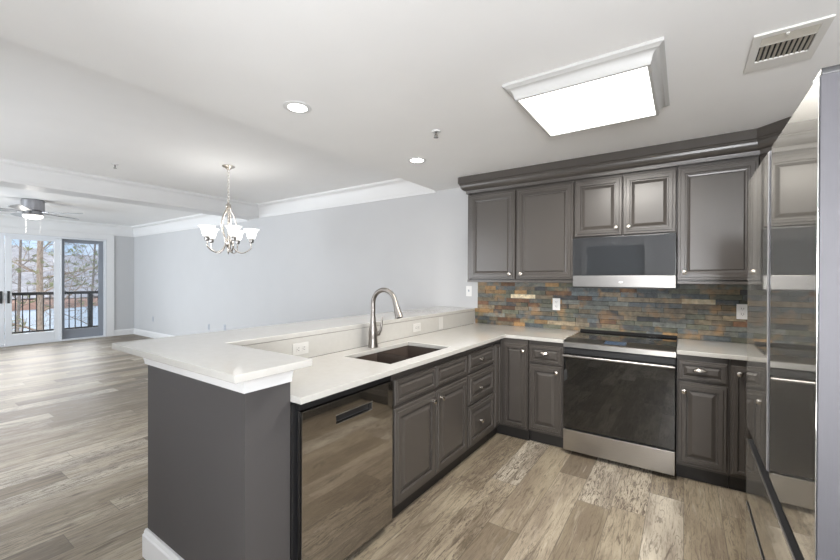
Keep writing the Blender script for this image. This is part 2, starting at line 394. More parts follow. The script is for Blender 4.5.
# front wall with a closet doorway; its unseen windows are added for fill light
fw = MB()
openings = [(-9.2, -6.2, .5, 2.35), (-4.9, -2.3, .5, 2.35), (-.42, .66, 0, 2.10), (1.35, 2.15, 1.0, 2.2)]
x = XW
for a, b, z0, z1 in openings:
    fw.box(x, YF - .14, 0, a, YF, 2.8)
    if z0 > 0: fw.box(a, YF - .14, 0, b, YF, z0)
    fw.box(a, YF - .14, z1, b, YF, 2.8); x = b
fw.box(x, YF - .14, 0, XR, YF, 2.8)
struct(fw.build('wall_front', M['wall'], smooth=0))
for i, (a, b, z0, z1) in ((0, openings[0]), (1, openings[1]), (3, openings[3])):
    f = MB(); t = .06
    f.box(a, YF - .10, z0, a + t, YF - .04, z1).box(b - t, YF - .10, z0, b, YF - .04, z1).box(a + t, YF - .10, z0, b - t, YF - .04, z0 + t).box(a + t, YF - .10, z1 - t, b - t, YF - .04, z1)
    f.box((a + b) / 2 - .03, YF - .10, z0 + t, (a + b) / 2 + .03, YF - .04, z1 - t)
    wo = struct(f.build('window_%d' % (i + 1), M['doorwhite']))  # unseen glazing, added so the fill lamps can shine in
    MB().box(a + t, YF - .072, z0 + t, b - t, YF - .068, z1 - t).build('pane', M['glass'], wo)
# ceilings
struct(MB().box(SOF, YF, H1, XR, 0, H1 + .35).build('ceiling_kitchen', M['ceiling'], smooth=0))
struct(MB().box(BEAM, YF, H2, SOF, 0, H2 + .15).build('ceiling_dining', M['ceiling'], smooth=0))
struct(MB().box(XW, YF, H2, BEAM - .34, 0, H2 + .15).build('ceiling_living', M['ceiling'], smooth=0))
CB = 2.425
struct(MB().box(BEAM - .34, YF, CB, BEAM, 0, H2 + .15).build('beam', M['trim'], smooth=0))
# crown mouldings: (out, z) profile hanging from the ceiling
def crown_prof(h, p):
    pr = [(0, -h), (.012, -h), (.016, -h + .018), (.022, -h + .03)]
    for k in range(7):
        a = k / 6 * math.pi / 2
        pr.append((.022 + (p - .040) * (1 - math.cos(a)), -h + .035 + (h - .075) * math.sin(a)))
    pr += [(p - .012, -.032), (p - .004, -.026), (p, -.018), (p, 0), (0, 0)]
    return pr
cp = crown_prof(H2 - CB - .002, .085)
struct(MB().sweep([(SOF, 0, H2), (BEAM, 0, H2), (BEAM, YF, H2)], [(-o, z) for o, z in cp]).build('trim_1', M['trim'], smooth=30))
cp2 = crown_prof(.25, .10)
struct(MB().sweep([(BEAM - .34, 0, H2), (XW, 0, H2), (XW, YF, H2)], [(-o, z) for o, z in cp2]).build('trim_2', M['trim'], smooth=30))
# baseboards
bbp = [(0, 0), (.018, 0), (.018, .11), (.013, .118), (.013, .126), (.008, .138), (0, .14)]
struct(MB().sweep([(-.95, 0, 0), (XW, 0, 0), (XW, -.41, 0)], [(-o, z) for o, z in bbp]).build('baseboard_back', M['trim'], smooth=30))
struct(MB().sweep([(XW, -3.96, 0), (XW, YF, 0), (-.52, YF, 0)], [(-o, z) for o, z in bbp]).build('baseboard_front', M['trim'], smooth=30))
# patio door casing
cz = MB(); ct = .14
cz.box(XW, PO1 + .008, 0, XW + .022, PO1 + .148, 2.40, .004).box(XW, PO0 - .148, 0, XW + .022, PO0 - .008, 2.40, .004).box(XW, PO0 - .008, POZ + .006, XW + .022, PO1 + .008, 2.398, .004)
struct(cz.build('trim_3', M['trim']))
# fixed frame round the patio doors
jm = MB()
jm.box(XW - .15, PO1 - .035, 0, XW + .004, PO1, POZ).box(XW - .15, PO0, 0, XW + .004, PO0 + .035, POZ).box(XW - .15, PO0 + .035, POZ - .035, XW + .004, PO1 - .035, POZ).box(XW - .15, PO0 + .035, 0, XW + .004, PO1 - .035, .03)
struct(jm.build('trim_4', M['doorwhite'], smooth=0))

def patio_door(name, y0, y1, x0, m, st, glass, handle=None, st_top=None, bot=.235):
    z0, z1 = .032, POZ - .037; tp = st_top or .075
    f = MB(); d = .045
    f.box(x0 - d, y0, z0, x0, y0 + st, z1, .004).box(x0 - d, y1 - st, z0, x0, y1, z1, .004)
    f.box(x0 - d, y0 + st, z0, x0, y1 - st, bot, .004).box(x0 - d, y0 + st, z1 - tp, x0, y1 - st, z1, .004)
    o = struct(f.build(name, m))
    MB().box(x0 - .026, y0 + st, bot, x0 - .020, y1 - st, z1 - tp).build('glass_pane', glass, o)
    if handle is not None:
        h = MB(); hx = x0 + .001
        h.box(hx, handle - .018, .87, hx + .012, handle + .018, 1.12, .004)
        h.tube([(hx + .01, handle, .90), (hx + .05, handle, .915), (hx + .055, handle, .99), (hx + .05, handle, 1.07), (hx + .01, handle, 1.085)], .011, 8)
        ho = h.build('handle', M['black'], o)
    return o
patio_door('door_1', -1.372, -.598, XW - .075, M['doorgrey'], .085, M['screenglass'])
patio_door('door_2', -2.205, -1.375, XW - .018, M['doorwhite'], .095, M['glass'], -2.158)
patio_door('door_3', -3.012, -2.215, XW - .018, M['doorwhite'], .095, M['glass'], -2.262)
patio_door('door_4', -3.762, -3.018, XW - .075, M['doorgrey'], .085, M['screenglass'])
# lock stile / post between panels
struct(MB().box(XW - .020, -1.374, .03, XW + .012, -1.350, POZ - .036, .003).build('trim_5', M['doorwhite']))
# closet double door in the front wall with casing (only seen as a reflection)
dcs = MB().box(-.52, YF, 0, -.42, YF + .02, 2.20, .003).box(.66, YF, 0, .76, YF + .02, 2.20, .003).box(-.42, YF, 2.10, .66, YF + .02, 2.20, .003)
struct(dcs.build('trim_6', M['trim']))
d5 = MB().box(-.415, YF - .10, .01, .118, YF - .06, 2.09, .003).box(.122, YF - .10, .01, .655, YF - .06, 2.09, .003)
d5o = struct(d5.build('door_5', M['hilldoor']))
MB().lathe([(.0, .03), (.02, .028), (.026, .018), (.02, .004), (.01, 0), (.01, -.02)][::-1], (.17, YF - .04, 1.0), 14, 'Y').build('door_knob', M['nickel'], d5o)

# ------------------------------------------------------------------ peninsula half wall and post
QX0, QX1, QY0, QY1 = -.930, -.066, -3.058, -2.854
pw = MB().cells([QX0, -.633, QX1], [QY0, QY1, -.002], lambda x, y: y < QY1 or x < -.633, 0, 1.046, 0)
struct(pw.build('wall_peninsula', M['post'], smooth=0))
struct(MB().sweep([(QX0, -.02, 0), (QX0, QY0, 0), (QX1, QY0, 0), (QX1, QY1, 0)], bbp).build('baseboard_peninsula', M['trim'], smooth=30))
# flared moulding under the bar top
tp = [(0, 0), (.010, 0), (.012, .018)]
for k in range(6):
    a = k / 5 * math.pi / 2
    tp.append((.014 + .030 * (1 - math.cos(a)), .022 + .036 * math.sin(a)))
tp += [(.050, .060), (.050, .0745), (0, .0745)]
o = MB().sweep([(QX0, -.02, .974), (QX0, QY0, .974), (QX1, QY0, .974), (QX1, QY1, .974)], tp).build('trim_7', M['trim'], smooth=30)
struct(o)

# ------------------------------------------------------------------ counters
CT0, CT1 = .884, .914
bar = MB().cells([-1.067, -.611, .053], [-3.168, -2.834, -.002], lambda x, y: y < -2.834 or x < -.611, 1.0495, 1.0795, .005)
tag(bar.build('bar_top', M['quartz']), 'white quartz raised bar top with a wide end over the grey post', 'bar top')
SX0, SX1, SY0, SY1 = -.475, -.095, -2.145, -1.455
ct = MB().cells([-.611, SX0, SX1, 0, .497], [-2.852, SY0, SY1, -.648, -.020],
                lambda x, y: (x < 0 or y > -.648) and not (SX0 < x < SX1 and SY0 < y < SY1), CT0, CT1, .004)
tag(ct.build('countertop', M['quartz']), 'white quartz L-shaped countertop holding the sink, left of the range', 'countertop')
ct = MB().cells([1.262, 1.655, XR - .002], [-1.94, -.648, -.020], lambda x, y: x > 1.655 or y > -.648, CT0, CT1, .004)
tag(ct.build('countertop', M['quartz']), 'short white quartz countertop between the range and the refrigerator', 'countertop')
rb = MB().box(-.6325, -2.852, CT1 + .001, -.6115, -.020, 1.0485, .001)
tag(rb.build('raised_backsplash', M['quartz']), 'white quartz upstand panel between sink counter and raised bar', 'backsplash')

# ------------------------------------------------------------------ slate backsplash
rnd = random.Random(7)
pal = [((.145, .160, .165), 3.5), ((.175, .180, .168), 4.5), ((.19, .125, .080), 1.4), ((.28, .21, .12), 2.2), ((.205, .18, .14), 5), ((.165, .168, .135), 4.5), ((.36, .33, .26), 1.0), ((.11, .112, .115), 1.2), ((.235, .205, .155), 3)]
def slate():
    bm = bmesh.new(); lay = bm.loops.layers.color.new('stone')
    rows = 11; z0, z1 = .9155, 1.371; rh = (z1 - z0) / rows
    for r in range(rows):
        zb = z0 + r * rh; zt = zb + rh - .0008
        x0 = -.609 if zb < 1.05 and zt < 1.082 else -.578
        x = x0
        while x < XR - .01:
            ln = rnd.uniform(.09, .27); x2 = min(x + ln, XR - .005)
            if XR - x2 < .05: x2 = XR - .005
            d = rnd.uniform(.010, .0185)
            bias = [1.] * len(pal)
            if .35 < (x + x2) / 2 < 1.3: bias[0] = 2.4; bias[1] = 2.; bias[3] = .6
            elif (x + x2) / 2 < .35: bias[3] = 1.5; bias[4] = 1.4; bias[5] = 1.5
            c = rnd.choices([p[0] for p in pal], [p[1] * b for p, b in zip(pal, bias)])[0]
            k = rnd.uniform(1.9, 2.7); av = sum(c) / 3; c = [av + (q - av) * .72 for q in c]; c = (min(1, c[0] * k), min(1, c[1] * k), min(1, c[2] * k), 1)
            e = .0015
            back = [bm.verts.new(q) for q in ((x, -.0015, zb), (x2 - .0006, -.0015, zb), (x2 - .0006, -.0015, zt), (x, -.0015, zt))]
            mid = [bm.verts.new(q) for q in ((x, -d + e, zb), (x2 - .0006, -d + e, zb), (x2 - .0006, -d + e, zt), (x, -d + e, zt))]
            fr = [bm.verts.new(q) for q in ((x + e, -d + rnd.uniform(-.001, .001), zb + e), (x2 - e, -d + rnd.uniform(-.001, .001), zb + e), (x2 - e, -d + rnd.uniform(-.001, .001), zt - e), (x + e, -d + rnd.uniform(-.001, .001), zt - e))]
            fs = [bm.faces.new(fr), bm.faces.new(back[::-1])]
            for a, b in ((back, mid), (mid, fr)):
                for i in range(4): fs.append(bm.faces.new((a[i], a[(i + 1) % 4], b[(i + 1) % 4], b[i])))
            for f in fs:
                for l in f.loops: l[lay] = c
            x = x2
    m = MB(); m.bm.free(); m.bm = bm
    return m.build('tile_backsplash', M['slate'], smooth=0)
tag(slate(), 'multicoloured split slate ledger tile backsplash behind the range', 'backsplash')

# ------------------------------------------------------------------ cabinet fronts (built in X-Z, facing -Y, at Y = 0)
def panel_mb(x0, z0, x1, z1, small=False, flat=False):
    """raised-panel front from nested rectangular loops"""
    t = .020
    if small: L = [(0, 0), (0, t - .010), (.004, t - .005), (.012, t - .005), (.014, t), (.028, t), (.031, t - .010), (.036, t - .010), (.052, t - .001)]
    elif flat: L = [(0, 0), (0, t - .010), (.004, t - .005), (.018, t - .005), (.021, t), (.046, t), (.049, t - .005), (.058, t - .005), (.061, t - .012), (.072, t - .014), (.080, t - .006), (.084, t - .006)]
    else: L = [(0, 0), (0, t - .010), (.004, t - .005), (.020, t - .005), (.023, t + .001), (.048, t + .001), (.051, t - .011), (.060, t - .011), (.084, t)]
    if min(x1 - x0, z1 - z0) < .22 and not small:
        L = [(0, 0), (0, t - .010), (.004, t - .005), (.014, t - .005), (.017, t + .001), (.034, t + .001), (.037, t - .010), (.043, t - .010), (.056, t)]
    mx = min(x1 - x0, z1 - z0) / 2 - .004
    L = [(i, d) for i, d in L if i < mx]
    m = MB(); rings = []
    for i, d in L:
        rings.append([m.bm.verts.new(q) for q in ((x0 + i, -d, z0 + i), (x1 - i, -d, z0 + i), (x1 - i, -d, z1 - i), (x0 + i, -d, z1 - i))])
    for a, b in zip(rings, rings[1:]):
        for i in range(4): m.bm.faces.new((a[i], a[(i + 1) % 4], b[(i + 1) % 4], b[i]))
    m.bm.faces.new(rings[0][::-1]); m.bm.faces.new(rings[-1])
    return m
def knob(parent, x, z, y=-.019):
    p = [(.010, 0), (.010, -.003), (.0065, -.006), (.006, -.014), (.014, -.018), (.0175, -.023), (.0165, -.029), (.010, -.032), (.002, -.033)]
    return MB().lathe(p, (x, y, z), 16, 'Y').build('knob', M['nickel'], parent)
def cup(parent, x, z, y=-.019):
    m = MB(); w, h, d = .042, .026, .024; rings = []
    for k in range(9):
        a = k / 8 * math.pi / 2
        rr = math.cos(a); rings.append([m.bm.verts.new((x + w * rr * math.cos(b), y - d * math.sin(a) * 1. - .001, z - .008 + h * rr * math.sin(b))) for b in [j / 12 * math.pi for j in range(13)]])
    for a, b in zip(rings, rings[1:]):
        for j in range(12): m.bm.faces.new((a[j], a[j + 1], b[j + 1], b[j]))
    o = m.build('cup_pull', M['nickel'], parent)
    md = o.modifiers.new('thick', 'SOLIDIFY'); md.thickness = .002
    return o
def front(parent, name, x0, z0, x1, z1, k=None, **kw):
    o = panel_mb(x0, z0, x1, z1, **kw).build(name, M['cab'], parent, smooth=0)
    if k:
        (cup if k[0] == 'cup' else knob)(o, k[1], k[2])
    return o

# ---- base cabinets. local frame: X along the run, front at Y=0, body behind (+Y)
def base_cab(name, label, loc, rz, w, fronts, group=None, toe=True, depth=.58, hollow=0):
    t = thing(name, label, 'cabinet', loc, rz, group)
    b = MB()
    if hollow:      # open-topped carcass for the sink
        b.box(.001, 0, .104, w - .001, .018, .882).box(.001, depth - .018, .104, w - .001, depth, .882).box(.001, .018, .104, .019, depth - .018, .882).box(w - .019, .018, .104, w - .001, depth - .018, .882).box(.019, .018, .104, w - .019, depth - .018, .12)
    else:
        b.box(.001, 0, .104, w - .001, depth, .882)
    b.build('body', M['cab'], t, smooth=0)
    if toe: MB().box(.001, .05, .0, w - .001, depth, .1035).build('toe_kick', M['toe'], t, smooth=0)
    for f in fronts:
        nm, x0, z0, x1, z1 = f[:5]; front(t, nm, x0, z0, x1, z1, f[5] if len(f) > 5 else None, small=(z1 - z0) < .20)
    return t
# peninsula run: local X = world Y (going toward the back wall), fronts face +X
def pen(y): return (-.030 - .019, y, 0)
rp = R(90)
Y0 = -2.196
base_cab('sink_base_cabinet', 'charcoal base cabinet with two doors under the double sink', pen(Y0), rp, .906,
         [('drawer_front', .020, .690, .449, .836), ('drawer_front', .457, .690, .893, .836),
          ('door', .020, .122, .449, .668, ('k', .400, .620)), ('door', .457, .122, .893, .668, ('k', .500, .620))], hollow=1, depth=.560)
base_cab('drawer_base_cabinet', 'charcoal three-drawer base cabinet right of the sink cabinet', pen(-1.289), rp, .494,
         [('drawer', .015, .690, .487, .840, ('k', .200, .772)), ('drawer', .015, .448, .487, .672, ('k', .200, .545)), ('drawer', .015, .122, .487, .430, ('k', .200, .285))], depth=.560)
# corner cabinet: L of two narrow doors
t = thing('corner_base_cabinet', 'charcoal inside-corner base cabinet with two narrow doors', 'cabinet', (-.049, -.794, 0), 0)
MB().cells([-.559, 0, .249], [.001, .157, .770], lambda x, y: x < 0 or y > .157, .104, .882, 0).build('body', M['cab'], t, smooth=0)
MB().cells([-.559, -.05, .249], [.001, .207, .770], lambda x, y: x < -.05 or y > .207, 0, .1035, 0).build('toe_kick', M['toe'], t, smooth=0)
a = panel_mb(.004, .122, .131, .840, small=True).xf(Matrix.Rotation(rp, 4, 'Z')).build('door', M['cab'], t, smooth=0)
a = panel_mb(.034, .122, .243, .840).xf(Matrix.Translation((0, .157, 0))).build('door', M['cab'], t, smooth=0)
knob(a, .215, .790, .157 - .019)
yb_ = -.618 - .019 + .019
base_cab('base_cabinet', 'charcoal base cabinet with cup-pull drawer left of the range', (.202, -.637 + .019, 0), 0, .296,
         [('drawer', .008, .695, .280, .845, ('cup', .137, .785)), ('door', .008, .122, .280, .680, ('k', .238, .638))], depth=.594)
base_cab('base_cabinet', 'charcoal base cabinet with cup-pull drawer right of the range', (1.263, -.618, 0), 0, .294,
         [('drawer', .008, .708, .281, .845, ('cup', .133, .785)), ('door', .008, .122, .281, .694, ('k', .046, .635))], depth=.594)
t = thing('corner_base_cabinet', 'charcoal corner base cabinet with tall door beside the refrigerator', 'cabinet', (1.558, -.618, 0), 0)
MB().cells([.001, .135, .700], [-.110, 0, .594], lambda x, y: x > .135 or y > 0, .104, .882, 0).build('body', M['cab'], t, smooth=0)
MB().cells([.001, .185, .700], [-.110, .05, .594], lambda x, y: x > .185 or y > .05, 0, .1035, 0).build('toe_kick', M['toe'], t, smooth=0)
front(t, 'door', .006, .122, .112, .840, ('k', .048, .795))
# run along the right wall, behind the refrigerator's far side
t = base_cab('base_cabinet', 'charcoal base cabinet along the right wall, hidden behind the refrigerator', (1.693, -.730, 0), R(-90), 1.205,
         [('door', .010, .122, .595, .840, ('k', .55, .78)), ('door', .605, .122, 1.195, .840, ('k', .65, .78))], depth=.565)

# ---- wall cabinets
def wall_cab(name, label, x0, x1, z0, fronts, rail=True, top=2.30):
    t = thing(name, label, 'cabinet', (0, 0, 0))
    MB().box(x0 + .0005, -.296, z0, x1 - .0005, -.003, top).build('body', M['cab'], t, smooth=0)
    if x0 < 0: MB().box(x0 + .0005, -.312, z0, x0 + .026, -.2965, top).build('end_stile', M['cab'], t, smooth=0)
    if rail: MB().box(x0 + .0005, -.322, z0 - .022, x1 - .0005, -.300, z0 - .0005, .003).build('light_rail', M['cab'], t)
    for (a, b, c, d, k) in fronts:
        o = panel_mb(a, b, c, d, flat=(c - a) > .4).xf(Matrix.Translation((0, -.311, 0))).build('door', M['cab'], t, smooth=0)
        knob(o, k[0], k[1], -.330)
    return t
wall_cab('wall_cabinet', 'charcoal wall cabinet with two tall doors left of the microwave', -.548, .500, 1.394,
         [(-.520, 1.402, -.036, 2.258, (-.085, 1.453)), (-.024, 1.402, .496, 2.258, (.028, 1.453))])
wall_cab('wall_cabinet', 'short charcoal wall cabinet with two small doors above the microwave', .502, 1.253, 1.764,
         [(.507, 1.774, .878, 2.258, (.837, 1.834)), (.886, 1.774, 1.249, 2.258, (.930, 1.835))], rail=False)
wall_cab('wall_cabinet', 'charcoal wall cabinet with one tall door right of the microwave', 1.255, 1.735, 1.394,
         [(1.259, 1.402, 1.731, 2.258, (1.307, 1.460))])
# diagonal corner wall cabinet
dx0, dx1, dy1 = 1.737, XR - .003, -.66
t = thing('diagonal_wall_cabinet', 'charcoal diagonal corner wall cabinet mostly hidden by the refrigerator', 'cabinet')
pp = [(dx0, -.003), (dx0, -.311), (1.955, dy1 + .13), (1.955, dy1), (dx1, dy1), (dx1, -.003)]
MB().prism(pp, 'Z', 1.394, 2.30).build('body', M['cab'], t, smooth=0)
d_ = Vector((1.955 - dx0, dy1 + .13 + .311, 0)); ang = math.atan2(d_.y, d_.x)
o = panel_mb(.012, 1.402, d_.length - .012, 2.258).xf(Matrix.Translation((dx0, -.311, 0)) @ Matrix.Rotation(ang, 4, 'Z')).build('door', M['cab'], t, smooth=0)
# crown over the wall cabinets
cpf = [(0, 0), (.008, 0), (.010, .022)]
for k in range(6):
    a = k / 5 * math.pi / 2
    cpf.append((.014 + .040 * math.sin(a), .030 + .050 * (1 - math.cos(a))))
cpf += [(.060, .086), (.060, .094), (.070, .100), (.070, .1645), (0, .1645)]
cpf = [(o, z) for o, z in cpf]
o = MB().sweep([(-.5485, -.003, 2.279), (-.5485, -.331, 2.279), (1.737, -.331, 2.279), (1.96, dy1 + .115, 2.279)], cpf).build('crown_moulding', M['cab'], smooth=30)
tag(o, 'charcoal crown moulding running along the top of the wall cabinets', 'moulding')

# ------------------------------------------------------------------ appliances
# microwave
t = thing('microwave', 'stainless and black over-the-range microwave under the small wall cabinets', 'microwave', (.8775, -.008, 1.330))
MB().box(-.3745, -.325, .004, .3745, -.012, .428, .003).box(-.3745, -.357, .002, .3745, -.322, .011, .002).build('body', M['black'], t)
d = MB().box(-.3745, -.358, .110, .3745, -.327, .430, .003).build('door', M['mglass'], t)
MB().box(-.3735, -.360, .012, .3735, -.327, .107, .003).build('control_strip', M['steelw'], t)
b_ = MB().lathe([(.010, 0), (.010, -.002), (.0, -.002)], (0, -.3602, .055), 14, 'Y').xf(Matrix.Diagonal((1.6, 1, .75, 1))).build('badge', M['white'], t)
b_.location = (0, 0, .012)
MB().box(-.28, -.30, .0, .28, -.06, .0035).build('grease_filter', M['steel'], t)
# range
t = thing('range', 'slide-in stainless electric range with black glass oven door', 'range', (.880, -.03, 0))
W2 = .3785
MB().box(-W2, -.595, .045, W2, -.012, .895, .002).build('body', M['black'], t)
for sx in (-1, 1):
    for sy in (-.54, -.08):
        MB().lathe([(.018, 0), (.018, .012), (.010, .016), (.010, .046)], (sx * .32, sy, 0), 12).build('foot', M['black'], t)
ck = MB().box(-W2, -.500, .896, W2, .004, .9195, .003).build('cooktop', M['bglass'], t)
bl = MB().prism([(-.030, .920), (.004, .920), (.004, .938), (-.012, .938)], 'X', -W2, W2).build('rear_trim', M['black'], t)
for (bx, by, br) in ((-.19, -.36, .115), (.19, -.36, .095), (-.19, -.13, .075), (.19, -.13, .095)):
    MB().lathe([(br, .9197), (br, .9201), (br - .003, .9201), (br - .003, .9197)], (bx, by, 0), 40, ring=True).build('burner_ring', M['nickeldark'], t)
cpn = MB().prism([(-.500, .880), (-.500, .921), (-.512, .923), (-.622, .905), (-.632, .898), (-.634, .862), (-.595, .856)], 'X', -W2, W2).build('control_panel', M['steel'], t, smooth=25)
sl = (.905 - .923) / -.11
MB().prism([(-.520, .9220 - .008 * .1636), (-.520, .9235 - .008 * .1636), (-.604, .9235 - .092 * .1636), (-.604, .9220 - .092 * .1636)], 'X', -.085, .065).build('display', M['display'], cpn, smooth=0)
MB().box(-W2 + .004, -.622, .810, W2 - .004, -.597, .853, .002).build('vent_band', M['black'], t)
od = MB().box(-W2 + .001, -.632, .212, W2 - .001, -.600, .806, .004).build('oven_door', M['bglass'], t)
h = MB().tube([(-W2 + .004, -.668, .797), (W2 - .004, -.668, .797)], .0095, 14)
for sx in (-1, 1): h.box(sx * (W2 - .03) - .012, -.668, .790, sx * (W2 - .03) + .012, -.631, .804, .002)
h.build('handle', M['steelw'], od)
MB().box(-W2 + .001, -.632, .033, W2 - .001, -.600, .200, .004).build('storage_drawer', M['steel'], t)
# dishwasher
t = thing('dishwasher', 'dark stainless dishwasher with pocket handle at the peninsula end', 'dishwasher', (-.030, -2.852, 0), rp)
MB().box(.006, .040, .020, .650, .570, .874, .002).build('tub', M['black'], t)
MB().box(.030, .075, 0, .648, .56, .0195).build('toe_panel', M['black'], t)
MB().box(.030, .014, .842, .648, .0395, .866, .002).build('control_top', M['black'], t)
sl_ = MB()
for k in range(13): sl_.box(.12 + k * .034, .010, .8665, .138 + k * .034, .034, .8690)
sl_.build('vent_slots', M['seal'], t)
dm = MB()
# door front as a ring of boxes around the pocket, pocket recessed
X0, X1, Zb, Zt, hx0, hx1, hz0, hz1 = .030, .648, .062, .838, .226, .476, .728, .770
dm.cells([X0, hx0, hx1, X1], [Zb, hz0, hz1, Zt], lambda x, y: not (hx0 < x < hx1 and hz0 < y < hz1), 0, .028, .002)
dm.xf(Matrix(((1, 0, 0, 0), (0, 0, -1, .028), (0, 1, 0, 0), (0, 0, 0, 1))))
door = dm.build('door', M['dwsteel'], t)
MB().box(X0 + .01, .0285, Zb + .01, X1 - .01, .0395, Zt - .005).build('inner_panel', M['seal'], t)
MB().box(hx0 + .002, .026, hz0 + .002, hx1 - .002, .0284, hz1 - .002).build('pocket', M['black'], door)
MB().box(hx0 - .003, -.0012, hz1 - .003, hx1 + .003, .006, hz1 + .001, .0008).build('pocket_lip', M['steelw'], door)
# refrigerator
FX, FN, FF = 1.502, -2.912, -1.985
t = thing('refrigerator', 'tall polished stainless French-door refrigerator at the right edge', 'refrigerator', (FX, FN, 0))
FH = 1.778
MB().box(.060, .006, .03, .745, .921, FH - .03, .004).build('body', M['fridgeside'], t)
MB().box(.0405, .012, .06, .0595, .915, FH - .03).build('gasket', M['seal'], t)
MB().box(.06, .02, 0, .72, .907, .0295).build('base_grille', M['black'], t)
def fdoor(name, y0, y1, z0, z1):
    b = MB().box(.0022, y0, z0, .040, y1, z1, .002).build(name, M['fridgeside'], t)
    MB().box(0, y0 + .0015, z0 + .001, .002, y1 - .0015, z1 - .001, .0007, 1).build('door_skin', M['mirrorsteel'], b)
    return b
DZ = .862
nd = fdoor('door', .0, .455, DZ, FH)
fd = fdoor('door', .505, .927, DZ, FH)
MB().box(.0005, .490, DZ + .002, .038, .5035, FH - .002, .001).build('handle_strip', M['alum'], fd)
m1 = fdoor('drawer', .0, .927, .600, .806)
m2 = fdoor('drawer', .0, .927, .075, .568)
for dr, z in ((m1, .808), (m2, .570)):
    hh = .052 if dr is m1 else .028
    MB().box(.018, .004, z, .038, .923, z + hh, .001).build('handle_recess', M['black'], dr)
    MB().box(.0, .001, z - .003, .0035, .926, z + .004, .001).build('handle_lip', M['steelw'], dr)
    MB().box(.0036, .004, z - .0015, .0176, .923, z + .002).build('handle_channel', M['black'], dr)
MB().box(.004, .004, FH + .0005, .120, .060, FH + .014, .003).build('hinge_cover', M['black'], t)
MB().box(.004, .867, FH + .0005, .120, .923, FH + .014, .003).build('hinge_cover', M['black'], t)

# ------------------------------------------------------------------ sink and faucet
t = thing('sink', 'dark brown double-bowl undermount sink in the peninsula counter', 'sink', (0, 0, 0))
def bowl(name, y0, y1):
    m = MB(); x0, x1, zt, zb = SX0 - .006, SX1 + .006, .8825, .69; r_ = []
    for ins, z in ((-.014, zt), (0, zt), (.003, zt - .02), (.012, zb + .03), (.03, zb + .004), (.06, zb)):
        r_.append([m.bm.verts.new(q) for q in ((x0 + ins, y0 + max(ins, 0), z), (x1 - ins, y0 + max(ins, 0), z), (x1 - ins, y1 - max(ins, 0), z), (x0 + ins, y1 - max(ins, 0), z))])
    for a, b in zip(r_, r_[1:]):
        for i in range(4): m.bm.faces.new((a[i], a[(i + 1) % 4], b[(i + 1) % 4], b[i]))
    m.bm.faces.new(r_[-1])
    o = m.build(name, M['sink'], t, smooth=50)
    MB().lathe([(.042, .6905), (.042, .6935), (.034, .6935), (.030, .6915), (.002, .6915)], ((x0 + x1) / 2, (y0 + y1) / 2, 0), 20).build('drain', M['nickeldark'], o)
    return o
bowl('bowl', SY0 - .008, -1.812); bowl('bowl', -1.788, SY1 + .008)
MB().box(SX0 - .006, -1.812, .70, SX1 + .006, -1.788, .868, .005).build('divider', M['sink'], t)
t = thing('faucet', 'brushed nickel gooseneck pull-down faucet behind the sink', 'faucet', (-.535, -1.797, CT1 + .0005))
MB().lathe([(.036, 0), (.036, .006), (.031, .012), (.030, .05), (.032, .085), (.031, .115), (.025, .15), (.0195, .19), (.017, .22)], (0, 0, 0), 22).build('base', M['faucet'], t)
arc = [(0, 0, .215), (0, 0, .30)]
for k in range(15):
    a = math.pi - k / 14 * math.pi * .93
    arc.append((.100 + .100 * math.cos(a), 0, .315 + .098 * math.sin(a)))
sp_ = MB().tube(arc, .0162, 16).build('spout', M['faucet'], t)
e = Vector(arc[-1]); dvec = (Vector(arc[-1]) - Vector(arc[-2])).normalized()
MB().tube([e - dvec * .005, e + dvec * .008, e + dvec * .03, e + dvec * .095, e + dvec * .115, e + dvec * .118], [.016, .0175, .018, .026, .0285, .022], 18).build('spray_head', M['faucet'], sp_)
MB().tube([e + dvec * .1185, e + dvec * .121], .017, 16).build('spray_face', M['black'], sp_)
for c_ in sp_.children: pass
hb = MB().tube([(.010, -.0, .095), (.040, 0, .100), (.052, 0, .102)], [.017, .017, .014], 14)
hb.tube([(.046, 0, .103), (.058, 0, .125), (.064, 0, .160), (.066, 0, .195), (.072, 0, .222)], [.011, .010, .009, .0085, .006], 12)
hb.xf(Matrix.Rotation(R(20), 4, 'Z')).build('lever', M['faucet'], t)

# ------------------------------------------------------------------ outlets and switches (X-Z plane, facing -Y)
def outlet(name, label, loc, rz=0, kind='duplex', m='white', horiz=False, cat='outlet'):
    t = thing(name, label, cat, loc, rz)
    pl = MB().box(-.036, -.006, -.0585, .036, -.0006, .0585, .003)
    ro_ = Matrix.Rotation(R(90), 4, 'Y') if horiz else Matrix.Identity(4)
    pl.xf(ro_).build('cover_plate', M[m], t)
    if kind == 'duplex':
        for s in (-1, 1):
            k = MB().box(-.017, -.0085, s * .021 - .014, .017, -.0062, s * .021 + .014, .004).xf(ro_).build('receptacle', M[m], t)
            MB().box(-.0085, -.0092, s * .021 - .003, -.0055, -.0086, s * .021 + .008).box(.0055, -.0092, s * .021 - .003, .0085, -.0086, s * .021 + .008).box(-.002, -.0092, s * .021 - .010, .002, -.0086, s * .021 - .006).xf(ro_).build('slots', M['seal'], k)
    elif kind == 'switch':
        MB().box(-.006, -.0165, -.008, .006, -.0062, .016, .002).xf(ro_).build('toggle', M['greyplate'], t)
    return t
bs = -.0185
outlet('outlet', 'white duplex outlet on slate tiles below the left wall cabinet', (.273, bs, 1.160))
outlet('outlet', 'white duplex outlet on slate tiles beside the refrigerator', (1.676, bs, 1.160))
outlet('light_switch', 'white light switch on grey wall left of the slate tiles', (-.690, -.0005, 1.267), kind='switch', cat='switch')
outlet('outlet', 'white horizontal outlet on the upstand near the bar end', (-.611, -2.372, .982), rp, horiz=True, m='whiteq')
outlet('outlet', 'white horizontal outlet on the upstand right of the faucet', (-.611, -1.143, .982), rp, horiz=True, m='whiteq')
